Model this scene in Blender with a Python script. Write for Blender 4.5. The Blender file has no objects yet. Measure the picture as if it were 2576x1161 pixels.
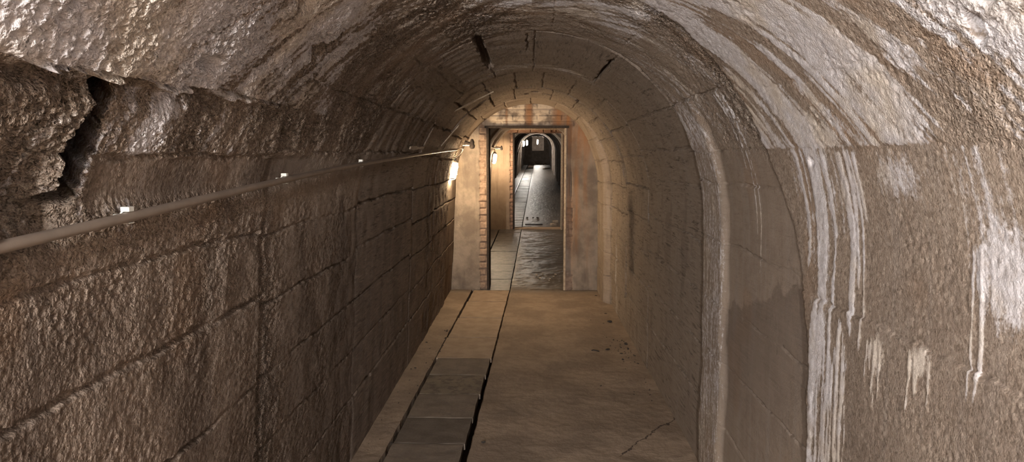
import bpy, math, random
import numpy as np

random.seed(7)
SC = bpy.context.scene
COL = SC.collection

# ------------------------------------------------------------------ helpers
def link(o, parent=None):
    COL.objects.link(o)
    if parent is not None:
        o.parent = parent
    return o

def tag(o, label=None, cat=None, group=None, kind=None):
    if label: o['label'] = label
    if cat: o['category'] = cat
    if group: o['group'] = group
    if kind: o['kind'] = kind
    return o

def empty(name, loc=(0, 0, 0), rot=(0, 0, 0)):
    o = bpy.data.objects.new(name, None)
    o.empty_display_size = .05
    o.location = loc
    o.rotation_euler = rot
    return link(o)

def copy_thing(o, parent=None):
    c = o.copy(); COL.objects.link(c); c.parent = parent
    for ch in list(o.children):
        copy_thing(ch, c)
    return c

class MB:
    """collects verts / faces for one mesh object"""
    def __init__(s):
        s.v = []; s.f = []
    def add(s, V, Fs):
        b = len(s.v)
        s.v += [tuple(map(float, p)) for p in V]
        s.f += [tuple(i + b for i in f) for f in Fs]
    def box(s, x0, x1, y0, y1, z0, z1, bev=0.0):
        if bev <= 0:
            V = [(x, y, z) for z in (z0, z1) for y in (y0, y1) for x in (x0, x1)]
            s.add(V, [(0, 2, 3, 1), (4, 5, 7, 6), (0, 1, 5, 4), (2, 6, 7, 3), (0, 4, 6, 2), (1, 3, 7, 5)])
            return
        def ring(x0, x1, y0, y1, z):
            c = bev * .7
            return [(x0 + c, y0, z), (x1 - c, y0, z), (x1, y0 + c, z), (x1, y1 - c, z), (x1 - c, y1, z), (x0 + c, y1, z), (x0, y1 - c, z), (x0, y0 + c, z)]
        b = bev
        rs = [ring(x0 + b, x1 - b, y0 + b, y1 - b, z0), ring(x0, x1, y0, y1, z0 + b), ring(x0, x1, y0, y1, z1 - b), ring(x0 + b, x1 - b, y0 + b, y1 - b, z1)]
        V = sum(rs, [])
        Fs = [tuple(range(7, -1, -1)), tuple(range(24, 32))]
        for r in range(3):
            for k in range(8):
                a = r * 8 + k; c2 = r * 8 + (k + 1) % 8
                Fs.append((a, c2, c2 + 8, a + 8))
        s.add(V, Fs)
    def tube(s, pts, r, n=10, cap=True):
        P = [np.array(p, float) for p in pts]
        rr = r if hasattr(r, '__len__') else [r] * len(P)
        prev = None; V = []; Fs = []
        for i, p in enumerate(P):
            t = P[min(i + 1, len(P) - 1)] - P[max(i - 1, 0)]
            t = t / (np.linalg.norm(t) + 1e-12)
            if prev is None:
                a = np.array([0, 0, 1.]) if abs(t[2]) < .9 else np.array([1., 0, 0])
            else:
                a = prev
            u = a - t * (a @ t); u /= np.linalg.norm(u) + 1e-12
            prev = u
            w = np.cross(t, u)
            for k in range(n):
                an = 2 * math.pi * k / n
                V.append(p + (u * math.cos(an) + w * math.sin(an)) * rr[i])
        for i in range(len(P) - 1):
            for k in range(n):
                a = i * n + k; b = i * n + (k + 1) % n
                Fs.append((a, b, b + n, a + n))
        if cap:
            Fs.append(tuple(range(n - 1, -1, -1)))
            Fs.append(tuple((len(P) - 1) * n + k for k in range(n)))
        s.add(V, Fs)
    def lathe(s, prof, n=20, c=(0, 0, 0), squash=1.0):
        V = []; Fs = []
        for (r, z) in prof:
            for k in range(n):
                an = 2 * math.pi * k / n
                V.append((c[0] + r * math.cos(an) * squash, c[1] + r * math.sin(an), c[2] + z))
        for i in range(len(prof) - 1):
            for k in range(n):
                a = i * n + k; b = i * n + (k + 1) % n
                Fs.append((a, b, b + n, a + n))
        Fs.append(tuple(range(n - 1, -1, -1)))
        Fs.append(tuple((len(prof) - 1) * n + k for k in range(n)))
        s.add(V, Fs)
    def mesh(s, name, mat, smooth=False):
        me = bpy.data.meshes.new(name)
        me.from_pydata(s.v, [], s.f)
        if mat: me.materials.append(mat)
        if smooth:
            me.polygons.foreach_set('use_smooth', [True] * len(me.polygons))
        me.update()
        return me
    def build(s, name, mat, parent=None, smooth=False):
        return link(bpy.data.objects.new(name, s.mesh(name, mat, smooth)), parent)

def smooth_path(pts, n=8):
    P = [np.array(p, float) for p in pts]
    P = [2 * P[0] - P[1]] + P + [2 * P[-1] - P[-2]]
    out = []
    for i in range(1, len(P) - 2):
        for k in range(n):
            t = k / n
            a, b, c, d = P[i - 1], P[i], P[i + 1], P[i + 2]
            out.append(.5 * (2 * b + (c - a) * t + (2 * a - 5 * b + 4 * c - d) * t * t + (3 * b - a - 3 * c + d) * t ** 3))
    out.append(P[-2])
    return out

# ------------------------------------------------------------------ numpy noise
def _tab(seed):
    r = np.random.RandomState(seed)
    p = r.permutation(256).astype(np.int32)
    an = r.rand(256) * 2 * np.pi
    return p, np.cos(an).astype(np.float32), np.sin(an).astype(np.float32)

def perlin(u, v, seed=0):
    p, gx, gy = _tab(seed)
    u = np.asarray(u, np.float32); v = np.asarray(v, np.float32)
    iu = np.floor(u).astype(np.int32); iv = np.floor(v).astype(np.int32)
    fu = u - iu; fv = v - iv
    def g(a, b, x, y):
        h = p[(p[a & 255] + b) & 255]
        return gx[h] * x + gy[h] * y
    wu = fu * fu * fu * (fu * (fu * 6 - 15) + 10); wv = fv * fv * fv * (fv * (fv * 6 - 15) + 10)
    a = g(iu, iv, fu, fv); b = g(iu + 1, iv, fu - 1, fv)
    c = g(iu, iv + 1, fu, fv - 1); d = g(iu + 1, iv + 1, fu - 1, fv - 1)
    x0 = a + (b - a) * wu; x1 = c + (d - c) * wu
    return (x0 + (x1 - x0) * wv) * 1.5

def fbm(u, v, o=4, seed=0, gain=.5):
    s = 0; a = 1.; t = 0
    for k in range(o):
        s = s + a * perlin(u * 2 ** k + 13.7 * k, v * 2 ** k - 7.3 * k, seed + k)
        t += a; a *= gain
    return s / t * 1.4

def worley(u, v, seed=0):
    r = np.random.RandomState(seed)
    p = r.permutation(256).astype(np.int32); jx = r.rand(256).astype(np.float32); jy = r.rand(256).astype(np.float32)
    u = np.asarray(u, np.float32); v = np.asarray(v, np.float32)
    iu = np.floor(u).astype(np.int32); iv = np.floor(v).astype(np.int32)
    best = np.full(u.shape, 9., np.float32)
    for a in (-1, 0, 1):
        for b in (-1, 0, 1):
            h = p[(p[(iu + a) & 255] + iv + b) & 255]
            dx = iu + a + jx[h] - u; dy = iv + b + jy[h] - v
            best = np.minimum(best, dx * dx + dy * dy)
    return np.sqrt(best)

def sstep(a, b, x):
    t = np.clip((x - a) / (b - a), 0, 1)
    return t * t * (3 - 2 * t)

def bump01(x, c, w):
    return np.exp(-((x - c) / w) ** 2)

def grid_mesh(name, blocks, mat, smooth=True):
    """blocks: list of (pos[r,c,3], {attr: [r,c,3]}, mask or None) quads joined into one mesh"""
    vs, fs, ats, off = [], [], {}, 0
    for pos, at, mask in blocks:
        r, c = pos.shape[:2]
        idx = np.arange(r * c, dtype=np.int32).reshape(r, c) + off
        q = np.stack([idx[:-1, :-1], idx[:-1, 1:], idx[1:, 1:], idx[1:, :-1]], -1)
        q = q.reshape(-1, 4) if mask is None else q[mask]
        vs.append(pos.reshape(-1, 3)); fs.append(q)
        for k, a in at.items():
            ats.setdefault(k, []).append(a.reshape(-1, 3))
        off += r * c
    V = np.concatenate(vs).astype(np.float32); Q = np.concatenate(fs).astype(np.int32)
    me = bpy.data.meshes.new(name)
    me.vertices.add(len(V)); me.vertices.foreach_set('co', V.ravel())
    me.loops.add(Q.size); me.loops.foreach_set('vertex_index', Q.ravel())
    me.polygons.add(len(Q))
    me.polygons.foreach_set('loop_start', np.arange(0, Q.size, 4, dtype=np.int32))
    if smooth:
        me.polygons.foreach_set('use_smooth', np.ones(len(Q), bool))
    for k, a in ats.items():
        A = me.attributes.new(k, 'FLOAT_VECTOR', 'POINT')
        A.data.foreach_set('vector', np.concatenate(a).astype(np.float32).ravel())
    me.materials.append(mat)
    me.update(calc_edges=True)
    me.validate()
    return link(bpy.data.objects.new(name, me))

# ------------------------------------------------------------------ materials
class NT:
    def __init__(s, name):
        s.m = bpy.data.materials.new(name); s.m.use_nodes = True
        s.t = s.m.node_tree; s.t.nodes.clear()
        s.out = s.n('ShaderNodeOutputMaterial')
        s.b = s.n('ShaderNodeBsdfPrincipled')
        s.l(s.b.outputs[0], s.out.inputs[0])
    def n(s, t, **k):
        x = s.t.nodes.new(t)
        for a, b in k.items(): setattr(x, a, b)
        return x
    def l(s, a, b): s.t.links.new(a, b)
    def put(s, sock, v):
        if hasattr(v, 'is_output') or isinstance(v, bpy.types.NodeSocket): s.l(v, sock)
        else: sock.default_value = v
    def math(s, op, a, b=None, c=None, clamp=False):
        x = s.n('ShaderNodeMath', operation=op, use_clamp=clamp)
        s.put(x.inputs[0], a)
        if b is not None: s.put(x.inputs[1], b)
        if c is not None: s.put(x.inputs[2], c)
        return x.outputs[0]
    def mix(s, f, a, b, blend='MIX'):
        x = s.n('ShaderNodeMix', data_type='RGBA', blend_type=blend)
        s.put(x.inputs['Factor'], f)
        s.put(x.inputs[6], a if not isinstance(a, tuple) else (*a, 1)[:4]); s.put(x.inputs[7], b if not isinstance(b, tuple) else (*b, 1)[:4])
        return x.outputs[2]
    def noise(s, vec, scale, detail=4, rough=.55, dist=0.):
        x = s.n('ShaderNodeTexNoise')
        if vec is not None: s.l(vec, x.inputs['Vector'])
        x.inputs['Scale'].default_value = scale; x.inputs['Detail'].default_value = detail
        x.inputs['Roughness'].default_value = rough; x.inputs['Distortion'].default_value = dist
        return x.outputs['Fac']
    def vor(s, vec, scale, feature='F1', out='Distance'):
        x = s.n('ShaderNodeTexVoronoi', feature=feature)
        s.l(vec, x.inputs['Vector']); x.inputs['Scale'].default_value = scale
        return x.outputs[out]
    def rng(s, v, a, b, c=0., d=1., smooth=True):
        x = s.n('ShaderNodeMapRange', interpolation_type='SMOOTHSTEP' if smooth else 'LINEAR')
        s.put(x.inputs[0], v); x.inputs[1].default_value = a; x.inputs[2].default_value = b
        x.inputs[3].default_value = c; x.inputs[4].default_value = d
        return x.outputs[0]
    def obj(s):
        return s.n('ShaderNodeTexCoord').outputs['Object']
    def geo(s):
        return s.n('ShaderNodeNewGeometry').outputs['Position']
    def scale(s, vec, v):
        x = s.n('ShaderNodeMapping'); s.l(vec, x.inputs[0]); x.inputs['Scale'].default_value = v
        return x.outputs[0]
    def attr(s, name):
        x = s.n('ShaderNodeAttribute', attribute_name=name)
        return x.outputs['Vector']
    def sep(s, v):
        x = s.n('ShaderNodeSeparateXYZ'); s.l(v, x.inputs[0]); return x.outputs
    def bump(s, h, dist, strength=1., normal=None):
        x = s.n('ShaderNodeBump'); s.l(h, x.inputs['Height'])
        x.inputs['Distance'].default_value = dist
        s.put(x.inputs['Strength'], strength)
        if normal is not None: s.l(normal, x.inputs['Normal'])
        return x.outputs[0]
    def set(s, col=None, rough=None, metal=None, normal=None, spec=None):
        if col is not None: s.put(s.b.inputs['Base Color'], (*col, 1) if isinstance(col, tuple) else col)
        if rough is not None: s.put(s.b.inputs['Roughness'], rough)
        if metal is not None: s.put(s.b.inputs['Metallic'], metal)
        if normal is not None: s.l(normal, s.b.inputs['Normal'])
        if spec is not None: s.put(s.b.inputs['Specular IOR Level'], spec)
        return s.m

def mat_lining():
    t = NT('lining_concrete'); P = t.geo()
    white, rough, rust = t.sep(t.attr('m1'))[0:3]
    sd = t.attr('sd')
    big = t.rng(t.noise(P, 2.2, 4), .3, .7)
    mid = t.rng(t.noise(P, 17, 4, .62), .3, .7)
    c = t.mix(big, (.27, .212, .168), (.35, .282, .225))
    c = t.mix(t.math('MULTIPLY', mid, .6), c, (.37, .30, .245))
    # streaks running down the lining
    st = t.rng(t.noise(t.scale(sd, (1.3, 22, 1)), 1., 5, .6), .45, .72)
    c = t.mix(t.math('MULTIPLY', st, .35), c, (.37, .33, .30))
    st2 = t.rng(t.noise(t.scale(sd, (.9, 11, 1)), 1.3, 5, .6), .5, .75)
    c = t.mix(t.math('MULTIPLY', st2, .25), c, (.15, .105, .078))
    # aggregate grains
    g = t.n('ShaderNodeTexVoronoi'); t.l(P, g.inputs['Vector']); g.inputs['Scale'].default_value = 110
    gv = t.sep(g.outputs['Color'])[0]
    agg = t.sep(t.attr('m2'))[1]
    gm = t.math('MULTIPLY', t.rng(gv, .78, .95), t.math('MAXIMUM', rough, agg))
    c = t.mix(t.math('MULTIPLY', gm, .55), c, (.50, .42, .345))
    gd = t.math('MULTIPLY', t.rng(gv, .25, .05), t.math('MAXIMUM', rough, agg))
    c = t.mix(t.math('MULTIPLY', gd, .5), c, (.14, .105, .08))
    sp = t.noise(P, 95, 3, .7)
    ra = t.math('MAXIMUM', rough, agg)
    c = t.mix(t.math('MULTIPLY', t.rng(sp, .52, .68), t.math('MULTIPLY', ra, .6)), c, (.47, .39, .32))
    c = t.mix(t.math('MULTIPLY', t.rng(sp, .46, .32), t.math('MULTIPLY', ra, .6)), c, (.13, .095, .07))
    c = t.mix(t.math('MULTIPLY', rust, .8), c, (.36, .235, .15))
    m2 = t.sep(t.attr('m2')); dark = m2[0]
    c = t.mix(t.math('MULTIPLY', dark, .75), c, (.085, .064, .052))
    brd = m2[2]
    sdd = t.n('ShaderNodeCombineXYZ'); _s = t.sep(sd); t.l(_s[0], sdd.inputs[0]); t.l(_s[2], sdd.inputs[1])
    gw = t.noise(t.scale(sdd.outputs[0], (75, 7, 1)), 1., 4, .68, .8)
    gb = t.noise(t.scale(sdd.outputs[0], (14, 4, 1)), 1., 4, .6)
    c = t.mix(t.math('MULTIPLY', brd, .45), c, (.262, .222, .19))
    c = t.mix(t.math('MULTIPLY', t.math('MULTIPLY', t.rng(gw, .50, .66), t.rng(gb, .38, .6)), t.math('MULTIPLY', brd, .75)), c, (.085, .066, .054))
    c = t.mix(t.math('MULTIPLY', t.rng(gw, .46, .34), t.math('MULTIPLY', brd, .4)), c, (.42, .35, .285))
    pr = t.noise(t.scale(sd, (22, 75, 1)), 1., 5, .65)
    pr2 = t.noise(P, 140, 3, .6)
    pm = t.math('MAXIMUM', t.rng(pr, .60, .70), t.rng(pr2, .66, .74))
    c = t.mix(t.math('MULTIPLY', pm, t.rng(rough, 0., .8, .3, .45, False)), c, (.07, .05, .04))
    # lime bloom
    n3 = t.noise(P, 38, 4, .65)
    n4 = t.noise(t.scale(sd, (5, 60, 1)), 1., 4, .6)
    w = t.math('ADD', t.math('MULTIPLY', white, 1.35), t.math('MULTIPLY', t.math('ADD', t.math('SUBTRACT', n3, .5), t.math('SUBTRACT', sp, .5)), .95))
    w = t.math('ADD', w, t.math('MULTIPLY', t.math('SUBTRACT', n4, .5), 1.1))
    w = t.math('MULTIPLY', t.rng(w, .30, .85), t.rng(white, .02, .2))
    wc = t.mix(t.rng(t.noise(P, 3.2, 3), .36, .52), t.mix(t.rng(n3, .35, .7), (.60, .53, .46), (.74, .67, .59)), t.mix(t.rng(n3, .35, .7), (.60, .57, .575), (.78, .76, .79)))
    c = t.mix(t.math('MULTIPLY', w, .92), c, wc)
    # relief
    f1 = t.noise(P, 140, 3, .66)
    wn = t.n('ShaderNodeTexNoise'); t.l(P, wn.inputs['Vector']); wn.inputs['Scale'].default_value = 90
    wv = t.n('ShaderNodeVectorMath', operation='MULTIPLY_ADD'); t.l(wn.outputs['Color'], wv.inputs[0]); wv.inputs[1].default_value = (.008,) * 3; t.l(P, wv.inputs[2])
    v1 = t.vor(wv.outputs[0], 150)
    pit = t.rng(v1, .08, .6)
    f2 = t.noise(P, 280, 2, .6)
    h = t.math('ADD', t.math('MULTIPLY', f1, 1.0), t.math('MULTIPLY', pit, .75))
    h = t.math('ADD', h, t.math('MULTIPLY', f2, .45))
    nb = t.bump(h, .010, t.rng(rough, 0., 1., .10, 1.0, False))
    gr = t.noise(t.scale(sd, (60, 6, 1)), 1., 3, .6, .6)
    nb = t.bump(gr, .0022, .8, nb)
    return t.set(c, 1., None, nb, .04)

def mat_floor():
    t = NT('floor_concrete'); P = t.geo()
    y = t.sep(P)[1]
    n1 = t.noise(P, 2.4, 5, .6); n2 = t.noise(P, 14, 6, .6); n3 = t.noise(P, 55, 5, .65)
    c = t.mix(t.rng(n1, .38, .62), (.235, .18, .135), (.345, .265, .198))
    c = t.mix(t.math('MULTIPLY', t.rng(n2, .42, .7), .5), c, (.25, .19, .145))
    c = t.mix(t.math('MULTIPLY', t.rng(n3, .56, .74), .7), c, (.16, .115, .085))
    xx = t.sep(P)[0]
    cn = t.math('MULTIPLY', t.math('SUBTRACT', t.noise(P, 9, 5, .6), .5), .22)
    ck = t.math('ABSOLUTE', t.math('ADD', t.math('SUBTRACT', t.math('SUBTRACT', y, 3.73), t.math('MULTIPLY', t.math('SUBTRACT', xx, .62), 1.35)), cn))
    cm = t.math('MULTIPLY', t.rng(ck, .012, .004), t.math('MULTIPLY', t.rng(xx, .44, .50), t.math('MULTIPLY', t.rng(y, 4.15, 4.05), t.rng(y, 3.3, 3.4))))
    c = t.mix(cm, c, (.07, .05, .04))
    wet = t.rng(t.math('ADD', y, t.math('MULTIPLY', t.math('SUBTRACT', n1, .5), .5)), 7.75, 8.25)
    c = t.mix(wet, c, t.mix(t.rng(n2, .4, .65), (.070, .058, .048), (.125, .104, .083)))
    ro = t.math('SUBTRACT', .9, t.math('MULTIPLY', wet, t.rng(n2, .3, .7, .62, .46, False)))
    h = t.math('ADD', t.math('MULTIPLY', n2, .8), t.math('MULTIPLY', n3, .35))
    rip = t.noise(t.scale(P, (7, 30, 1)), 1., 5, .6)
    h2 = t.math('ADD', h, t.math('MULTIPLY', rip, t.math('MULTIPLY', wet, .9)))
    nb = t.bump(h2, .012, .55)
    return t.set(c, ro, None, nb, t.math('ADD', .25, t.math('MULTIPLY', wet, .35)))

def mat_slab(name, a, b, patch=None, rough=.85, spec=.3, streak=False):
    t = NT(name); P = t.geo()
    n1 = t.noise(P, 9, 5, .6); n2 = t.noise(P, 70, 5, .65)
    c = t.mix(t.rng(n1, .35, .65), a, b)
    if patch: c = t.mix(t.math('MULTIPLY', t.rng(t.noise(P, 13, 5, .65), .47, .60), .8), c, patch)
    c = t.mix(t.math('MULTIPLY', t.rng(n2, .6, .75), .4), c, tuple(x * .55 for x in a))
    return t.set(c, rough, None, t.bump(t.math('ADD', t.math('MULTIPLY', n1, .6), t.math('MULTIPLY', n2, .4)), .008, .5), spec)

def mat_crosswall(name, plaster_a, plaster_b, brick_a, brick_b):
    """m1 = (white bloom, bare brick, rust)"""
    t = NT(name); P = t.geo()
    white, brick, rust = t.sep(t.attr('m1'))[0:3]
    n1 = t.noise(P, 4.5, 5, .6); n2 = t.noise(P, 30, 6, .65)
    c = t.mix(t.rng(n1, .35, .65), plaster_a, plaster_b)
    stk = t.noise(t.scale(P, (16, 16, 1.6)), 1., 5, .6)
    c = t.mix(t.math('MULTIPLY', t.rng(stk, .5, .72), .45), c, tuple(x * .6 for x in plaster_a))
    bc = t.mix(t.rng(n2, .35, .65), brick_a, brick_b)
    c = t.mix(brick, c, bc)
    c = t.mix(t.math('MULTIPLY', t.rng(t.math('ADD', white, t.math('MULTIPLY', t.math('SUBTRACT', n2, .5), .8)), .3, .8), .85), c, (.56, .47, .37))
    c = t.mix(t.rng(t.math('ADD', rust, t.math('MULTIPLY', t.math('SUBTRACT', stk, .5), .9)), .12, 1.1, 0, .85), c, (.31, .145, .06))
    return t.set(c, .9, None, t.bump(t.math('ADD', n2, t.noise(P, 90, 4, .6)), .006, .6), .2)

def mat_simple(name, col, rough=.6, metal=0., var=.25, sc=30, bump=.002, spec=.4):
    t = NT(name); P = t.geo()
    n = t.noise(P, sc, 5, .6)
    c = t.mix(t.rng(n, .3, .7), tuple(x * (1 - var) for x in col), tuple(min(1, x * (1 + var)) for x in col))
    return t.set(c, rough, metal, t.bump(n, bump, .6), spec)

def mat_emit(name, col, strength):
    t = NT(name)
    t.set(tuple(col), .3)
    t.b.inputs['Emission Color'].default_value = (*col, 1)
    t.b.inputs['Emission Strength'].default_value = strength
    return t.m

M = {}
M['lining'] = mat_lining()
M['floor'] = mat_floor()
M['slab'] = mat_slab('slab_grey', (.155, .125, .10), (.205, .166, .132))
M['slab_dark'] = mat_slab('slab_dark_grey', (.105, .085, .070), (.14, .114, .093))
M['slab_patch'] = mat_slab('slab_mottled', (.165, .134, .104), (.20, .162, .122), (.085, .068, .055))
M['slab_dust'] = mat_slab('slab_dusty', (.30, .225, .168), (.37, .285, .212))
M['slab_wet'] = mat_slab('slab_wet', (.09, .078, .065), (.15, .128, .105), (.04, .034, .03), .42, .5)
M['wall_middle'] = mat_crosswall('cross_wall_plaster', (.16, .128, .104), (.275, .225, .18), (.22, .15, .11), (.33, .235, .175))
M['wall_far'] = mat_crosswall('second_cross_wall_plaster', (.30, .215, .15), (.36, .265, .185), (.26, .145, .095), (.36, .225, .16))
M['wall_end'] = mat_crosswall('end_wall_plaster', (.22, .18, .15), (.30, .25, .21), (.25, .2, .16), (.3, .24, .2))
M['iron'] = mat_simple('rusty_iron', (.028, .020, .016), .85, 0., .4, 40, .002)
M['timber'] = mat_simple('pale_timber', (.34, .27, .20), .8, 0, .25, 35, .002)
M['conduit'] = mat_simple('grey_conduit', (.235, .19, .155), .45, 0, .12, 12, .0008, .5)
M['clip'] = mat_simple('white_plastic', (.68, .68, .63), .5, 0, .08, 20, .0005)
M['cable'] = mat_simple('pale_cable', (.62, .56, .46), .5, 0, .1, 30, .0004)
M['lampbody'] = mat_simple('lamp_casting', (.36, .33, .29), .5, .4, .15, 30, .001)
M['debris'] = mat_simple('black_debris', (.035, .028, .023), .85, 0, .4, 60, .002)
M['rubble'] = mat_simple('pale_rubble', (.36, .30, .24), .9, 0, .25, 40, .003)
M['stone'] = mat_simple('brown_stone', (.20, .15, .11), .9, 0, .3, 50, .003)
M['glow1'] = mat_emit('lit_glass_warm', (1., .74, .45), 400)
M['glow2'] = mat_emit('lit_glass_second', (1., .77, .52), 300)
M['glow2b'] = mat_emit('lit_glass_tunnel', (1., .86, .70), 260)
M['glow3'] = mat_emit('lit_glass_far', (1., .92, .82), 260)
M['glow0'] = mat_emit('lit_glass_entrance', (1., .95, .91), 780)
M['glow_fill'] = mat_emit('lit_glass_fill', (1., .93, .87), 16000)  # added fill source, out of view, for the middle of the tunnel

# ------------------------------------------------------------------ tunnel lining
def axis_shift(d): return .0108 * np.maximum(0, d - 8.2)
def floor_z(d): return .0225 * np.maximum(0, d - 8.0)

_th = np.linspace(0, math.pi / 2, 300)
_ex, _ez = .86 * np.sin(_th), 1.25 + .915 * np.cos(_th)
_es = np.concatenate([[0], np.cumsum(np.hypot(np.diff(_ex), np.diff(_ez)))])
S_SPR = _es[-1]                       # end of the arch, about 1.394
S_END = S_SPR + 1.29
_pnx, _pnz = np.sin(_th) / .86, np.cos(_th) / .915
_pl = np.hypot(_pnx, _pnz); _pnx, _pnz = _pnx / _pl, _pnz / _pl

def profile(s):
    a = np.abs(s); sg = np.sign(s)
    foot = np.where(s > 0, .87, .925)
    arch = a <= S_SPR
    k = np.clip((a - S_SPR) / 1.25, 0, 1.1)
    x = np.where(arch, np.interp(a, _es, _ex), .86 + (foot - .86) * k)
    z = np.where(arch, np.interp(a, _es, _ez), 1.25 - (a - S_SPR))
    nx = np.where(arch, np.interp(a, _es, _pnx), 1.); nz = np.where(arch, np.interp(a, _es, _pnz), 0.)
    return x * sg, z, nx * sg, nz       # normal points outward

RINGS = [-9., 2.2, 3.42, 5.05, 6.2, 7.32, 8.3]
JOINTS = [
    [-2.35, -2.1, -1.82, -1.53, -1.31, -1.075, -.90, -.45, .1, .55, .85, 1.045, 1.50, 1.95, 2.3],
    [-2.3, -2.05, -1.80, -1.56, -1.33, -1.06, -.81, -.55, -.26, .10, .435, .80, 1.045, 1.19, 1.46, 1.74, 2.0, 2.3],
    [-2.3, -2.05, -1.79, -1.53, -1.31, -1.05, -.81, -.52, -.26, .02, .435, .80, 1.03, 1.23, 1.50, 1.76, 2.02, 2.3],
    [-2.3, -2.08, -1.83, -1.58, -1.32, -1.07, -.83, -.60, -.36, -.12, .10, .34, .58, .83, 1.07, 1.31, 1.55, 1.80, 2.05, 2.3],
    [-2.32, -2.06, -1.80, -1.56, -1.33, -1.10, -.86, -.61, -.38, -.15, .20, .44, .67, .89, 1.12, 1.36, 1.60, 1.85, 2.1, 2.35],
    [-2.32, -2.06, -1.80, -1.56, -1.33, -1.08, -.84, -.56, -.28, 0., .28, .56, .84, 1.1, 1.36, 1.6, 1.85, 2.1, 2.35],
]
# lime streaks on the lining: s0, q0 (q = d + skew*|s|), half width, s range, strength
SKEW = .75

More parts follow.
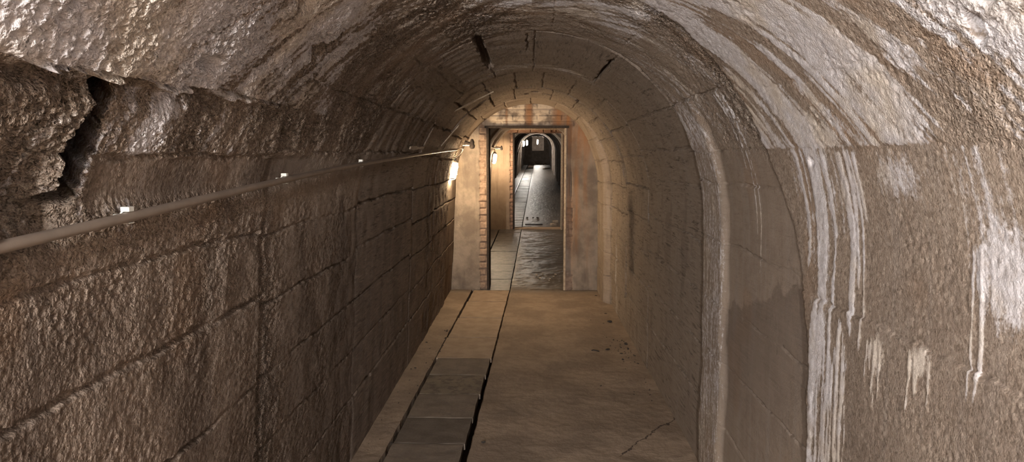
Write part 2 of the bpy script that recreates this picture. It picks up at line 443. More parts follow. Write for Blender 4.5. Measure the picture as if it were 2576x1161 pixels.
def near_lining(s1, d1):
    """relief and masks for the first tunnel; s1 columns, d1 rows -> position, masks"""
    s, d = np.meshgrid(s1.astype(np.float32), d1.astype(np.float32))
    a = np.abs(s); sg = np.sign(s)
    x, z, nx, nz = profile(s)
    zz = z
    q = d + SKEW * np.minimum(a, 1.05)
    wig = .03 * perlin(s * 3.1, d * .4 + 5, 3) + .012 * perlin(s * 14, d * 2, 4)
    dw = d + wig
    h = np.zeros_like(s)
    ring_id = np.zeros(s.shape, np.int32)
    for k, r in enumerate(RINGS[1:-1]):
        rr = r + 0 * s
        if k == 0:      # the end of the rough section leans back overhead on the right
            rr = np.where(s > 0, 2.12 + .30 * sstep(1.75, .95, a), 2.17)
        ring_id += (dw > rr)
    # ---- roughness map
    R = np.zeros_like(s)
    left = sstep(.1, -.25, s); right = 1 - left
    ceil_ = sstep(1.12, 1.0, a)
    lowl = np.interp(zz, [.0, .7, 1.1, 1.35, 1.5], [.24, .27, .34, .55, .9]).astype(np.float32)
    r0 = ceil_ * (left * .85 + right * (.18 + .3 * sstep(1.5, 1.15, d) + .25 * sstep(.55, .2, s))) + (1 - ceil_) * (left * lowl + right * .12)
    r1 = ceil_ * (left * .85 + right * .38) + (1 - ceil_) * (left * .26 + right * .07)
    r2 = ceil_ * (left * .55 + right * .22) + (1 - ceil_) * (left * .16 + right * .12)
    r3 = ceil_ * .26 + (1 - ceil_) * (left * .2 + right * .16)
    r4 = ceil_ * .42 + (1 - ceil_) * (left * .6 + right * .35)
    r5 = .16 + 0 * s
    R = np.choose(np.clip(ring_id, 0, 5), [r0, r1, r2, r3, r4, r5])
    R = R + .4 * left * (1 - ceil_) * bump01(d, 2.2, .16) * (ring_id >= 1)
    R = R + .55 * left * (1 - ceil_) * bump01(d, 5.95, .22)
    R = np.maximum(R, .95 * right * (1 - ceil_) * sstep(1.35, 1.55, a) * sstep(2.25, 2.0, a) * bump01(d, 5.95, .22))
    R = R + .45 * (ring_id == 1) * sstep(-.1, .3, s) * ceil_ * sstep(2.9, 2.3, d)
    R = np.clip(R * (1 + .45 * fbm(s * 3, d * 3, 3, 11)), .04, 1.15)
    # smooth dark fascia under the knee at the left
    fas = sstep(-1.20, -1.15, s) * sstep(-1.06, -1.09, s) * sstep(3.0, 2.2, d) * sstep(1.25, 1.32, d)
    R = R * (1 - .75 * fas)
    h -= .018 * fas
    # ---- section steps
    off = np.choose(np.clip(ring_id, 0, 5), [0., -.006, .0, .002, .006, .006]) + 0 * s
    off = off * sstep(.1, 1.0, a)
    off = off + np.where(s > 0, .075 * sstep(.35, 1.1, a), 0) * sstep(7.28, 7.46, dw)
    off = off - np.where((ring_id == 5) & (s < 0), .03 * sstep(.35, 1.1, a), 0)
    # pale narrow rib between the smooth panel and the boarded section, right side
    rib = sstep(3.02, 3.10, dw) * sstep(3.45, 3.40, dw) * sstep(.7, 1.0, s)
    off = off + .022 * rib
    off = np.where(s < 0, off * .35, off)
    h += off
    # ---- board to board steps, joints, ring gaps
    for k in range(6):
        sel_d = (d1 > RINGS[k] - .5) & (d1 < RINGS[k + 1] + .5)
        if not sel_d.any(): continue
        i0, i1 = np.where(sel_d)[0][[0, -1]]; i1 += 1
        ss = s[i0:i1]; dd = d[i0:i1]; inr = ring_id[i0:i1] == k
        sw = ss + .010 * perlin(dd * 3.3, ss * 2 + k, 20 + k) + .006 * perlin(dd * 17, ss * 9, 30 + k) + (.006 if k > 2 else .003) * perlin(dd * 45, ss * 30, 35 + k)
        J = np.array(JOINTS[k]); rs = np.random.RandomState(50 + k)
        stepv = (rs.rand(len(J) + 1) - .5) * [.008, .004, .006, .012, .014, .008][k]
        bid = np.searchsorted(J, sw)
        hh = stepv[bid].astype(np.float32)
        for jn, j in enumerate(J):
            wj = [.006, .004, .005, .0055, .006, .005][k] * (0.7 + .9 * rs.rand())
            dj = [.020, .010, .016, .030, .034, .024][k] * (0.5 + rs.rand())
            brk = .55 + .45 * np.clip(perlin(dd * 4 + j * 9, ss * 0 + j, 41) * 2 + .3, -1, 1)
            hh = hh - dj * (.15 if (k == 0 and j > 0) else 1.) * brk * np.clip(1.35 - (np.abs(sw - j) / wj) ** 3, 0, 1)
        h[i0:i1] += np.where(inr, hh, 0)
    gap_shade = np.zeros_like(s)  # shade of the ring gaps, put into the colour
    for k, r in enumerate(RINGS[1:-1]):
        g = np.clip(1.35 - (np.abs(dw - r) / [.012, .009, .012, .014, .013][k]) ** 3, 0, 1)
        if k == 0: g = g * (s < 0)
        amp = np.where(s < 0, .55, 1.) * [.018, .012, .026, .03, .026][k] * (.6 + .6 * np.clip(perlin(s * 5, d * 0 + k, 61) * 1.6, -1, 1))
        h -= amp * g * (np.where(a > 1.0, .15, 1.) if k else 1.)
        gap_shade = gap_shade + .65 * g * (1. if k else .5)
    # ---- open slots between boards in the crown
    def slot(sc, ww, da, db, dep):
        sw = s + .012 * perlin(d * 9, s * 0, 71) - sc
        return dep * np.clip(1.25 - (np.abs(sw) / ww) ** 2, 0, 1) * sstep(da, da + .06, d) * sstep(db, db - .12, d)
    h -= slot(-.262, .022, 3.32, 4.55, .11)
    h -= slot(.432, .009, 3.6, 4.65, .045)
    h -= slot(-.02, .006, 3.5, 4.1, .02)
    h -= slot(-.60, .010, 5.25, 6.1, .04)
    h -= slot(-.38, .010, 6.25, 7.0, .03)
    for (sc, dc, rs_, rd_, dep) in [(.05, 6.62, .035, .05, .05), (.17, 6.75, .05, .04, .035), (-.03, 6.85, .03, .06, .03), (.44, 6.3, .02, .05, .05), (-.50, 6.3, .05, .05, .05),
                                    (1.03, 6.25, .035, .03, .05), (1.2, 6.3, .05, .03, .06), (.62, 6.22, .03, .04, .04), (.80, 6.75, .02, .03, .04),
                                    (.845, 1.16, .022, .016, .05), (.80, 1.10, .016, .02, .05), (1.09, 2.05, .012, .012, .03), (.55, 1.75, .03, .07, .02),
                                    (-.83, 3.0, .02, .12, .015), (-.70, 2.0, .03, .05, .035), (-.83, 1.45, .02, .05, .03), (-.60, 1.7, .03, .06, .03), (.25, 2.4, .05, .06, .03), (.02, 2.55, .05, .08, .025)]:
        rr = ((s - sc) / rs_) ** 2 + ((d - dc) / rd_) ** 2 + .5 * perlin(s * 40, d * 40, 77)
        h -= (2.2 if dc > 5 else 1.) * dep * np.exp(-np.clip(rr, 0, 20) ** 2)
    rs = np.random.RandomState(17)
    for _ in range(36):
        sc = rs.uniform(-1.05, .2); dc = rs.uniform(.8, 2.3) if sc < 1.05 else rs.uniform(.9, 2.1)
        ra, rb = rs.uniform(.0035, .006), rs.uniform(.0035, .006)
        i = np.where(np.abs(d1 - dc) < .05)[0]; jj = np.where(np.abs(s1 - sc) < .05)[0]
        if len(i) == 0 or len(jj) == 0: continue
        i0, i1, j0, j1 = i[0], i[-1] + 1, jj[0], jj[-1] + 1
        rr = ((s[i0:i1, j0:j1] - sc) / ra) ** 2 + ((d[i0:i1, j0:j1] - dc) / rb) ** 2 + .6 * perlin(s[i0:i1, j0:j1] * 120, d[i0:i1, j0:j1] * 120, 78)
        h[i0:i1, j0:j1] -= rs.uniform(.02, .04) * np.exp(-np.clip(rr, 0, 20))
    # ---- overhanging ledge and crack at the near left
    led = s + .02 * perlin(d * 6, s, 81) + .013 * perlin(d * 20, s * 9, 82) + .006 * perlin(d * 50, s * 20, 83)
    lip = sstep(-.910, -.901, led) * sstep(-.35, -.7, s)
    dep = np.interp(d, [.3, 1.15, 1.25, 1.5, 2.0, 2.4], [.06, .06, .052, .042, .022, 0.]).astype(np.float32)
    h += dep * lip
    # hollow strip directly under the lip
    h -= .03 * bump01(led, -.935, .022) * np.interp(d, [.3, 1.15, 1.3, 1.7, 2.], [1., 1., .9, .5, 0]).astype(np.float32) * (s < 0)
    ck = d + .03 * perlin(s * 8, d * 2, 85) + .012 * perlin(s * 25, d * 5, 86) + .05 * np.clip(-1.0 - s, 0, .2)
    inside = sstep(-1.17, -1.13, s) * sstep(-.90, -.93, s)
    fis = .30 * np.clip(1.3 - ((ck - 1.226) / .032) ** 4, 0, 1) * inside      # the fissure slants away from the room
    h -= fis
    h += .012 * sstep(1.195, 1.188, ck) * sstep(.65, 1.1, ck) * inside
    # collapsed pocket at the lower end of the crack
    pk = ((s + 1.155) / .075) ** 2 + ((d - 1.10) / .095) ** 2 + 1.0 * fbm(s * 14, d * 14, 4, 88)
    h -= .05 * np.exp(-np.clip(pk, 0, 9))
    for (sc, dc, rs_, rd_, am) in [(-1.20, 1.0, .05, .06, .04), (-1.26, 1.03, .03, .04, .03), (-1.115, 1.205, .022, .02, .05), (-1.2, 1.19, .03, .03, -.05)]:
        h += am * np.exp(-(((s - sc) / rs_) ** 2 + ((d - dc) / rd_) ** 2) - .6 * fbm(s * 30, d * 30, 3, 89))
    # ---- grain of the rough concrete
    near = sstep(4.2, 2.6, d)
    qs = q * 1.0
    n1 = fbm(s * 7, d * 7, 4, 101)
    n2 = fbm(s * 46 + 3 * d, d * 46, 3, 111, .6)
    bl = np.abs(fbm(s * 70, d * 70, 2, 121, .6))
    h += R * (.011 * n1 + .0036 * n2 * (.6 + .4 * near) - .0055 * np.clip(.22 - bl, 0, 1) / .22 * near)
    if d1.max() > 0:
        i = np.where((d1 > .4) & (d1 < 4.2))[0]
        if len(i):
            i0, i1 = i[0], i[-1] + 1
            w = worley(s[i0:i1] * 40, d[i0:i1] * 40, 131)
            h[i0:i1] -= R[i0:i1] * .012 * sstep(.42, .12, w) * near[i0:i1] * sstep(-.1, .25, fbm(s[i0:i1] * 5, d[i0:i1] * 5, 2, 133))
            w = worley(s[i0:i1] * 80, d[i0:i1] * 80, 137)
            h[i0:i1] += R[i0:i1] * .0035 * (sstep(.75, .1, w) - .5) * near[i0:i1]
    # ---- lime bloom
    W = np.zeros_like(s)
    iso = fbm(s * 9, d * 9, 4, 143)
    band = .8 * fbm(q * 5.5, a * 2.2 + 3 * (s > 0), 4, 141) + .35 * iso
    fine = fbm(q * 26, a * 2.0 + 7 * (s > 0), 3, 145)
    zone_r = sstep(.15, .5, s) * sstep(1.055, 1.04, s) * (ring_id == 0)
    W += zone_r * np.clip(.56 + 1.0 * band + 1.0 * fine, 0, 1)
    W += zone_r * .8 * bump01(q, 2.78, .07)
    W += zone_r * .5 * bump01(q, 2.30, .10)
    W -= zone_r * .6 * bump01(q, 2.52, .055) * sstep(.75, .95, s)
    W -= zone_r * .55 * bump01(q, 2.0, .12)
    W -= zone_r * .7 * bump01(q, 2.95, .06) * sstep(.85, .7, s)
    zone_c = sstep(-.35, -.2, s) * sstep(.5, .35, s) * sstep(3.2, 2.8, d)
    W += zone_c * np.clip(.46 + .9 * band + .6 * fine, 0, 1)
    zone_l = sstep(-.2, -.5, s) * sstep(-.93, -.90, s) * sstep(2.7, 2.4, d)
    W += zone_l * np.clip(.40 + .8 * band + .7 * fine, 0, .9)
    W += .38 * zone_l * sstep(1.9, 1.4, d)
    W += zone_l * 1.0 * bump01(q, 1.86, .065)
    W += zone_l * .75 * bump01(q, 2.36, .035) + zone_l * .7 * bump01(q, 2.44, .015) + zone_l * .6 * bump01(q, 2.12, .02)
    zone_ll = sstep(-.92, -.95, s) * sstep(-1.32, -1.1, s) * sstep(2.2, 2.0, d)
    W += zone_ll * np.clip(.12 + .55 * band + .4 * fine, 0, .8)
    W += zone_ll * .6 * bump01(q, 2.2, .06)
    W += .2 * bump01(d, 2.2, .10) * sstep(-1.1, -1.3, s) * sstep(-2.0, -1.4, s) * np.clip(.5 + fine, 0, 1)
    # smears and edges in the further sections
    W += .38 * sstep(.2, .5, s) * sstep(1.1, .9, s) * (ring_id == 1) * np.clip(.55 + band + .5 * fine, 0, 1)
    W += .55 * bump01(dw, 4.72, .14) * sstep(-.5, -.2, s) * sstep(.6, .35, s) * np.clip(.6 + fine, 0, 1)
    W += .34 * rib
    W += .22 * bump01(d, 5.9, .12) * sstep(1.0, 1.3, s) * np.clip(.6 + fine, 0, 1)
    W += .5 * bump01(d, 6.9, .12) * sstep(1.6, 2.0, s) * np.clip(.6 + fine, 0, 1)
    # patches below the knee at the right
    below = sstep(1.04, 1.06, s)
    vst = fbm(d * 48 + .6 * s, s * 1.6, 3, 151)
    W += below * .62 * sstep(1.72, 1.82, d) * sstep(2.30, 2.16, d) * sstep(1.42, 1.12, s) * np.clip(.5 + .9 * vst + .5 * iso, 0, 1)
    W += below * .4 * bump01(d, 2.05, .10) * np.clip(.4 + 1.0 * vst + .5 * iso, 0, 1) * sstep(2.7, 2.0, s)
    W += below * .7 * sstep(1.55, 1.0, s) * bump01(d, 1.32, .10) * np.clip(.6 + .6 * vst, 0, 1)
    W += below * .8 * np.exp(-((s - 1.30) / .09) ** 2 - ((d - 1.25) / .07) ** 2)
    W += below * .6 * np.exp(-((s - 1.12) / .06) ** 2 - ((d - 1.60) / .1) ** 2)
    W += .85 * np.exp(-((s - 1.53) / .035) ** 2 - ((d - 1.515) / .035) ** 2)
    W += .5 * np.exp(-((s - 1.56) / .05) ** 2 - ((d - 1.70) / .06) ** 2)
    W += .6 * np.exp(-((s - 1.63) / .09) ** 2 - ((d - 2.04) / .05) ** 2)
    rs = np.random.RandomState(9)
    drips = []
    for _ in range(26): drips.append((1.86 + .25 * rs.rand(), 1.50 + .25 * rs.rand(), .3 + .7 * rs.rand(), .003 + .0035 * rs.rand(), .8))
    for _ in range(16): drips.append((1.72 + .45 * rs.rand(), 1.06, .15 + .45 * rs.rand(), .005 + .005 * rs.rand(), .9))
    for _ in range(8): drips.append((1.47 + .09 * rs.rand(), 1.52, .06 + .12 * rs.rand(), .0035, .9))
    for _ in range(9): drips.append((1.63 + .14 * rs.rand(), 1.54, .06 + .16 * rs.rand(), .0035, .8))
    for _ in range(8): drips.append((1.22 + .16 * rs.rand(), 1.25, .1 + .25 * rs.rand(), .004, .7))
    for (dc, ln) in [(2.62, .75), (2.66, .6), (2.70, .35)]: drips.append((dc, .80, ln, .006, .75))
    for (dc, s0, ln, w, am) in drips:
        i = np.where(np.abs(d1 - dc) < .06)[0]
        jj = np.where((s1 > s0 - .02) & (s1 < s0 + ln + .02))[0]
        if len(i) == 0 or len(jj) == 0: continue
        i0, i1, j0, j1 = i[0], i[-1] + 1, jj[0], jj[-1] + 1
        ss = s[i0:i1, j0:j1]; dd = d[i0:i1, j0:j1]
        m = bump01(dd, dc + .012 * perlin(ss * 5, ss * 0 + dc * 50, 161) + .004 * perlin(ss * 22, ss * 0 + dc * 50, 162), w) * sstep(s0 - .01, s0 + .02, ss) * sstep(s0 + ln, s0 + ln - .05, ss)
        W[i0:i1, j0:j1] += am * m
        h[i0:i1, j0:j1] += .0004 * m
    W = np.clip(W * (1 - .9 * fas), 0, 1)
    h += .0012 * W * (ring_id == 0)
    R = R * (1 - .35 * W)
    # ---- rust / ochre patches
    U = zone_r * sstep(.1, .45, fbm(s * 3.5, q * 6, 3, 171)) * .35 + .35 * sstep(.25, .6, fbm(s * 2, d * 2.6, 3, 173)) * (ring_id <= 1)
    U += .4 * np.exp(-((s - .96) / .10) ** 2 - ((d - 1.72) / .13) ** 2)
    U += .5 * np.exp(-((s + .93) / .05) ** 2 - ((d - 1.28) / .06) ** 2)
    U = np.clip(U, 0, 1)
    # ---- soot, damp, and painted shade on lower walls and ring gaps
    K = .9 * right * sstep(1.33, 1.38, a) * sstep(2.10, 1.95, a + .1 * fbm(s * 8, d * 8, 3, 181)) * bump01(d, 5.93, .17)
    K += .75 * fas * np.clip(.8 + fbm(s * 6, d * 4, 3, 183), 0, 1)
    edge = (s - 1.60) - .35 * (d - 2.6) + .05 * perlin(d * 9, s * 3, 184) + .02 * perlin(d * 40, s * 12, 185)
    K += .55 * right * (ring_id == 1) * sstep(0., .015, edge) * sstep(.75, .1, edge) * (1 - rib)
    K += .5 * sstep(.15, .5, fbm(s * 2.2, d * 5, 4, 187)) * (ring_id >= 2) * sstep(.8, 1.1, a)
    K += .45 * sstep(.05, .45, fbm(s * 3, d * 3, 4, 189)) * (ring_id >= 3) * sstep(1.1, .9, a)
    K += .45 * sstep(.0, .5, fbm(s * 1.5, d * 3, 4, 191)) * (s < -1.25) + .55 * sstep(-1.2, -1.45, s) + .35 * sstep(-1.5, -2.0, s) * sstep(1.6, 2.1, d) * sstep(4.2, 3, d)  # left wall grime, plus lamplight falloff painted in towards the foot
    K += .42 * right * (ring_id == 0) * sstep(1.15, 1.75, a) * np.clip(.8 + .6 * fbm(s * 3, d * 3, 3, 197), 0, 1) * (1 - W)  # near right wall painted darker low down to offset the lamplight
    K = np.clip(K + np.clip(gap_shade, 0, .8) * np.clip(.7 + perlin(s * 6, d * 3, 195), 0, 1), 0, 1)
    # ---- position
    pos = np.stack([x - nx * h, d + 1.1 * fis, z - nz * h], -1)
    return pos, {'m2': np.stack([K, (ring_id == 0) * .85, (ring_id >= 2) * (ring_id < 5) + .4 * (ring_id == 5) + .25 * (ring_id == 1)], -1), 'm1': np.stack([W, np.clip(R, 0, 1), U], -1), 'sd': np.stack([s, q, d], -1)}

def far_lining(s1, d1):
    s, d = np.meshgrid(s1.astype(np.float32), d1.astype(np.float32))
    a = np.abs(s)
    x, z, nx, nz = profile(s)
    h = np.where(d > 14.2, -.06, -.02) * sstep(.2, 1.0, a)
    # arch ribs: narrow in the middle room, spaced out in the long tunnel
    per = 2.6
    ph = np.mod(d - 14.6, per)
    h = h + (d > 14.2) * (.04 * sstep(0, .03, ph) * sstep(.34, .30, ph) + .012 * sstep(1.2, 1.25, ph) * sstep(2.55, 2.5, ph))
    h = h + (d < 13.9) * (.06 * sstep(13.0, 13.05, d) + .03 * sstep(11.6, 11.65, d) * sstep(12.9, 12.85, d))
    h = h + .012 * fbm(s * 5, d * 3, 4, 201)
    jn = np.abs(np.mod(s + .02 * perlin(d * 2, s, 203), .25) - .125)
    h = h - .012 * sstep(.012, .004, jn) * (d < 20)
    W = np.clip(.35 * (fbm(d * 3, s * 1.2, 4, 205)), 0, 1) + .35 * (d > 14.2) * sstep(0, .03, ph) * sstep(.34, .30, ph)
    R = .4 + 0 * s
    pos = np.stack([x - nx * h + axis_shift(d), d, z - nz * h + floor_z(d)], -1)
    return pos, {'m2': np.stack([.3 * sstep(0, .3, fbm(s * 2, d * 2, 3, 207)), 0 * s, .5 + 0 * s], -1), 'm1': np.stack([W, R, 0 * s], -1), 'sd': np.stack([s, d, d], -1)}

def near_rows():
    out = [.42]
    while out[-1] < 8.32:
        dd = out[-1]
        out.append(dd + float(np.clip(.0019 * dd * dd, .0032, .011)))
    return np.array(out)

rows_back = np.concatenate([np.arange(-8.2, .40, .05), [.42]])
rows_near = near_rows()
rows_far = np.concatenate([np.arange(8.25, 14.2, .035), np.arange(14.2, 57.0, .07)])
K_L, K_R = -1.075, 1.045

def strip(name, sa, sb, fine, coarse):
    n = int(round((sb - sa) / fine)); c = np.linspace(sa, sb, n + 1)
    n2 = int(round((sb - sa) / coarse)); c2 = np.linspace(sa, sb, n2 + 1)
    bl = []
    p, a = near_lining(c2, rows_back); bl.append((p, a, None))
    p, a = near_lining(c, rows_near); bl.append((p, a, None))
    p, a = far_lining(c2, rows_far); bl.append((p, a, None))
    return tag(grid_mesh(name, bl, M['lining']), kind='structure')

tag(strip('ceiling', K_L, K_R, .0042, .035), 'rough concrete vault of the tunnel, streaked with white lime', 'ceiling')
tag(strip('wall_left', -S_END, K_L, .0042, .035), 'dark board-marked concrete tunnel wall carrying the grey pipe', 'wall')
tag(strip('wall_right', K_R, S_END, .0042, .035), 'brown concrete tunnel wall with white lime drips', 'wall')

# ------------------------------------------------------------------ floor with its drain channel
def drain_r(d): return np.where(d < 8.3, -.345 + .019 * (d - 3), -.2443 + .011 * (d - 8.3)) + .012
def drain_l(d): return drain_r(d) - .452

def floor_blocks():
    rows = np.concatenate([np.arange(-8.2, 2.5, .1), np.arange(2.5, 8.6, .012), np.arange(8.6, 14.2, .03), np.arange(14.2, 57, .12)])
    out = []
    def sheet(xa, xb, n, edge):
        t = np.linspace(0, 1, n)
        T, D = np.meshgrid(t, rows)
        X = xa(D) * (1 - T) + xb(D) * T
        Z = floor_z(D) + .006 * fbm(X * 2.2, D * 2.2, 4, 301) + .0022 * fbm(X * 20, D * 20, 3, 303)
        rough = sstep(8.0, 8.6, D)
        Z += rough * .006 * fbm(X * 5, D * 14, 3, 305)
        Z -= .012 * bump01(D, 8.1, .02) * (X > .0)
        # crumbled arris along the channel
        E = np.abs(X - edge(D))
        Z -= .006 * sstep(.02, .0, E) * (.5 + .5 * perlin(D * 9, X * 3, 307))
        P = np.stack([X, D, Z], -1)
        return P
    wob = lambda D, k: .006 * perlin(D * 5, D * 0 + k, 311) + .003 * perlin(D * 21, D * 0 + k, 312)
    er = lambda D: drain_r(D) + wob(D, 1); el = lambda D: drain_l(D) + wob(D, 5)
    out.append((sheet(er, lambda D: 1.02 + axis_shift(D), 120, er), {}, None))
    out.append((sheet(lambda D: -1.08 + axis_shift(D), el, 40, el), {}, None))
    for e in (er, el):
        D = rows[:, None] + np.zeros((1, 4)); T = np.array([[0., .33, .66, 1.]]) + 0 * D
        out.append((np.stack([e(D), D, floor_z(D) + .004 - T * .26], -1), {}, None))
    D = rows[:, None] + np.zeros((1, 2))
    out.append((np.stack([np.concatenate([el(D[:, :1]) - .02, er(D[:, 1:]) + .02], 1), D, floor_z(D) - .25], -1), {}, None))
    return out
tag(grid_mesh('floor', floor_blocks(), M['floor']), 'dusty concrete tunnel floor with a drain channel', 'floor', kind='structure')

# ------------------------------------------------------------------ drain covers
def slab_mesh(name, w, l, mat, seed, thick=.035):
    rs = np.random.RandomState(seed)
    nx, ny = 22, 24
    u = np.linspace(-.5, .5, nx) * w; v = np.linspace(-.5, .5, ny) * l
    U, V = np.meshgrid(u, v)
    edge = np.minimum(w / 2 - np.abs(U), l / 2 - np.abs(V))
    Z = .0025 * fbm(U * 9 + seed, V * 9, 3, 400 + seed) - .0008 * sstep(.006, 0, edge)
    U = U + .003 * perlin(V * 9 + seed, U * 2, 401 + seed) * (np.abs(U) > w / 2 - .004)
    mb = MB()
    P = np.stack([U, V, Z], -1).reshape(-1, 3)
    Fs = [(j * nx + i, j * nx + i + 1, (j + 1) * nx + i + 1, (j + 1) * nx + i) for j in range(ny - 1) for i in range(nx - 1)]
    ring = [i for i in range(nx)] + [j * nx + nx - 1 for j in range(1, ny)] + [(ny - 1) * nx + i for i in range(nx - 2, -1, -1)] + [j * nx for j in range(ny - 2, 0, -1)]
    b = len(P); n = len(ring)
    Q = [(P[i][0], P[i][1], -thick) for i in ring]
    Fs += [(ring[(k + 1) % n], ring[k], b + k, b + (k + 1) % n) for k in range(n)]
    Fs.append(tuple(b + k for k in range(n - 1, -1, -1)))
    mb.add(list(P) + Q, Fs)
    return mb.mesh(name, mat)

def cover(me, d0, d1, label, group, gapr, dz=0., rz=0.):
    o = link(bpy.data.objects.new('drain_cover', me))
    dc = (d0 + d1) / 2
    w = me['w']
    o.location = (float(drain_r(dc)) - gapr - w / 2, dc, float(floor_z(dc)) + dz)
    slope = math.atan(.0225) if dc > 8 else 0
    o.rotation_euler = (slope, 0, math.atan(-.019 if dc < 8.3 else -.011) + rz)
    return tag(o, label, 'drain cover', group)

def sm(w, l, mat, seed):
    me = slab_mesh('drain_cover', w, l, mat, seed); me['w'] = w; return me

g1 = 'loose concrete covers over the drain'
cover(sm(.410, .397, M['slab'], 1), 5.27, 4.87, 'grey concrete drain cover where the open gap begins, farthest of the loose ones', g1, .020, .002)
cover(sm(.404, .397, M['slab_patch'], 2), 4.86, 4.46, 'loose drain cover mottled with dark worn patches', g1, .027, .001, .004)
cover(sm(.398, .407, M['slab'], 3), 4.45, 4.04, 'plain pale grey drain cover between the mottled cover and the dark cover', g1, .032, .0015, .006)
cover(sm(.394, .368, M['slab_dark'], 4), 4.03, 3.66, 'dark grey drain cover, second from the bottom of the photo', g1, .034, .001, .004)
cover(sm(.388, .398, M['slab'], 5), 3.65, 3.25, 'drain cover with a small dark spot, cut off by the bottom of the photo', g1, .042, .002, .010)
cover(sm(.405, .395, M['slab_dark'], 6), 3.24, 2.84, 'dark concrete drain cover nearest the viewpoint, just below the photo', g1, .024, .001, .0)
cover(sm(.405, .395, M['slab'], 7), 2.83, 2.43, 'grey concrete drain cover almost under the viewpoint, below the photo', g1, .022, .001, .004)
cover(sm(.405, .50, M['slab'], 8), 2.42, 1.92, 'long grey concrete drain cover under the viewpoint, below the photo', g1, .022, .0, .0)
g2 = 'dust-filled covers before the first doorway'
fl = [(8.06, 7.42, 'dusty drain cover lying just before the first doorway sill'),
      (7.41, 6.66, 'brown dusty drain cover, third in front of the loose grey covers'),
      (6.65, 5.92, 'brown dusty drain cover, second in front of the loose grey covers'),
      (5.91, 5.285, 'brown dusty drain cover directly beyond the farthest loose grey cover')]
for k, (b, a, lab) in enumerate(fl):
    cover(sm(.415 + .006 * k, abs(b - a) - .012, M['slab_dust'], 10 + k), b, a, lab, g2, .012)
for k, y in enumerate([8.07, 8.72, 9.25, 9.8, 10.4, 10.95, 11.5, 12.1, 12.7, 13.25]):
    y1 = [8.72, 9.25, 9.8, 10.4, 10.95, 11.5, 12.1, 12.7, 13.25, 13.8][k]
    cover(sm(.425, y1 - y - .014, M['slab_wet'], 20 + k), y, y1, 'damp concrete drain cover in the chamber between the two doorways',
          'damp covers between the two doorways', .010, .001 * ((k * 7) % 4 - 1.5))
wet = [sm(.42, .485, M['slab_wet'], 40 + k) for k in range(4)]
for k in range(58):
    y = 13.85 + k * .5
    o = cover(wet[k % 4], y, y + .5, 'wet shiny drain cover in the long tunnel beyond the second doorway', 'wet covers in the long far tunnel', .012, random.uniform(-.004, .004), random.uniform(-.01, .01))
    o.rotation_euler.x += random.uniform(-.012, .012); o.rotation_euler.y = random.uniform(-.015, .015)

# ------------------------------------------------------------------ cross walls
def cross_wall(name, y0, y1, xa, xb, za, zb, ox0, ox1, oz, brickf, mat, cell=.008, recess=True):
    xs = np.unique(np.round(np.concatenate([np.arange(xa, ox0, cell), np.arange(ox0, ox1, cell), np.arange(ox1, xb + cell, cell)]), 5))
    zs = np.unique(np.round(np.concatenate([np.arange(za, oz, cell), np.arange(oz, zb + cell, cell)]), 5))
    X, Z = np.meshgrid(xs, zs)
    disp, m1 = brickf(X, Z)
    pos = np.stack([X, y0 - disp, Z], -1)
    cx = (X[:-1, :-1] + X[1:, 1:]) / 2; cz = (Z[:-1, :-1] + Z[1:, 1:]) / 2
    mask = ~((cx > ox0) & (cx < ox1) & (cz < oz))
    bl = [(pos, {'m1': m1}, mask)]
    pb = np.stack([X, 0 * X + y1, Z], -1)[::6, ::6]
    Xc, Zc = X[::6, ::6], Z[::6, ::6]
    cx = (Xc[:-1, :-1] + Xc[1:, 1:]) / 2; cz = (Zc[:-1, :-1] + Zc[1:, 1:]) / 2
    bl.append((pb, {'m1': 0 * pb}, ~((cx > ox0 - .04) & (cx < ox1 + .04) & (cz < oz + .04))))
    # reveals
    def reveal(p0, p1, n, horiz):
        t = np.linspace(0, 1, n); yy = np.linspace(y0 - .002, y1, 34)
        T, Y = np.meshgrid(t, yy)
        xx = p0[0] + (p1[0] - p0[0]) * T; z2 = p0[1] + (p1[1] - p0[1]) * T
        c = np.mod(z2 + .004, .079) if not horiz else np.mod(xx, .125)
        r = .008 * sstep(.012, .004, c) + .004 * fbm(Y * 20, z2 * 20 + xx * 20, 3, 501)
        if not horiz: xx = xx + (r if p0[0] > (ox0 + ox1) / 2 else -r)
        else: z2 = z2 + r
        P = np.stack([xx, Y, z2], -1)
        return (P, {'m1': np.stack([.1 + 0 * xx, .9 + 0 * xx, .15 + 0 * xx], -1)}, None)
    bl.append(reveal((ox0, za), (ox0, oz), 160, False))
    bl.append(reveal((ox1, za), (ox1, oz), 160, False))
    bl.append(reveal((ox0, oz), (ox1, oz), 80, True))
    return tag(grid_mesh(name, bl, mat), kind='structure')

def bricks(X, Z, zoff=0., bw=.26, bh=.079, seed=1):
    row = np.floor((Z - zoff) / bh)
    xo = X + np.mod(row, 2) * bw / 2
    fz = np.mod(Z - zoff, bh); fx = np.mod(xo, bw)
    ez = np.minimum(fz, bh - fz); ex = np.minimum(fx, bw - fx)
    m = sstep(.003, .010, np.minimum(ez, ex))
    rnd = np.modf(np.abs(np.sin(row * 12.9898 + np.floor(xo / bw) * 78.233 + seed) * 43758.5))[0]
    return m, rnd

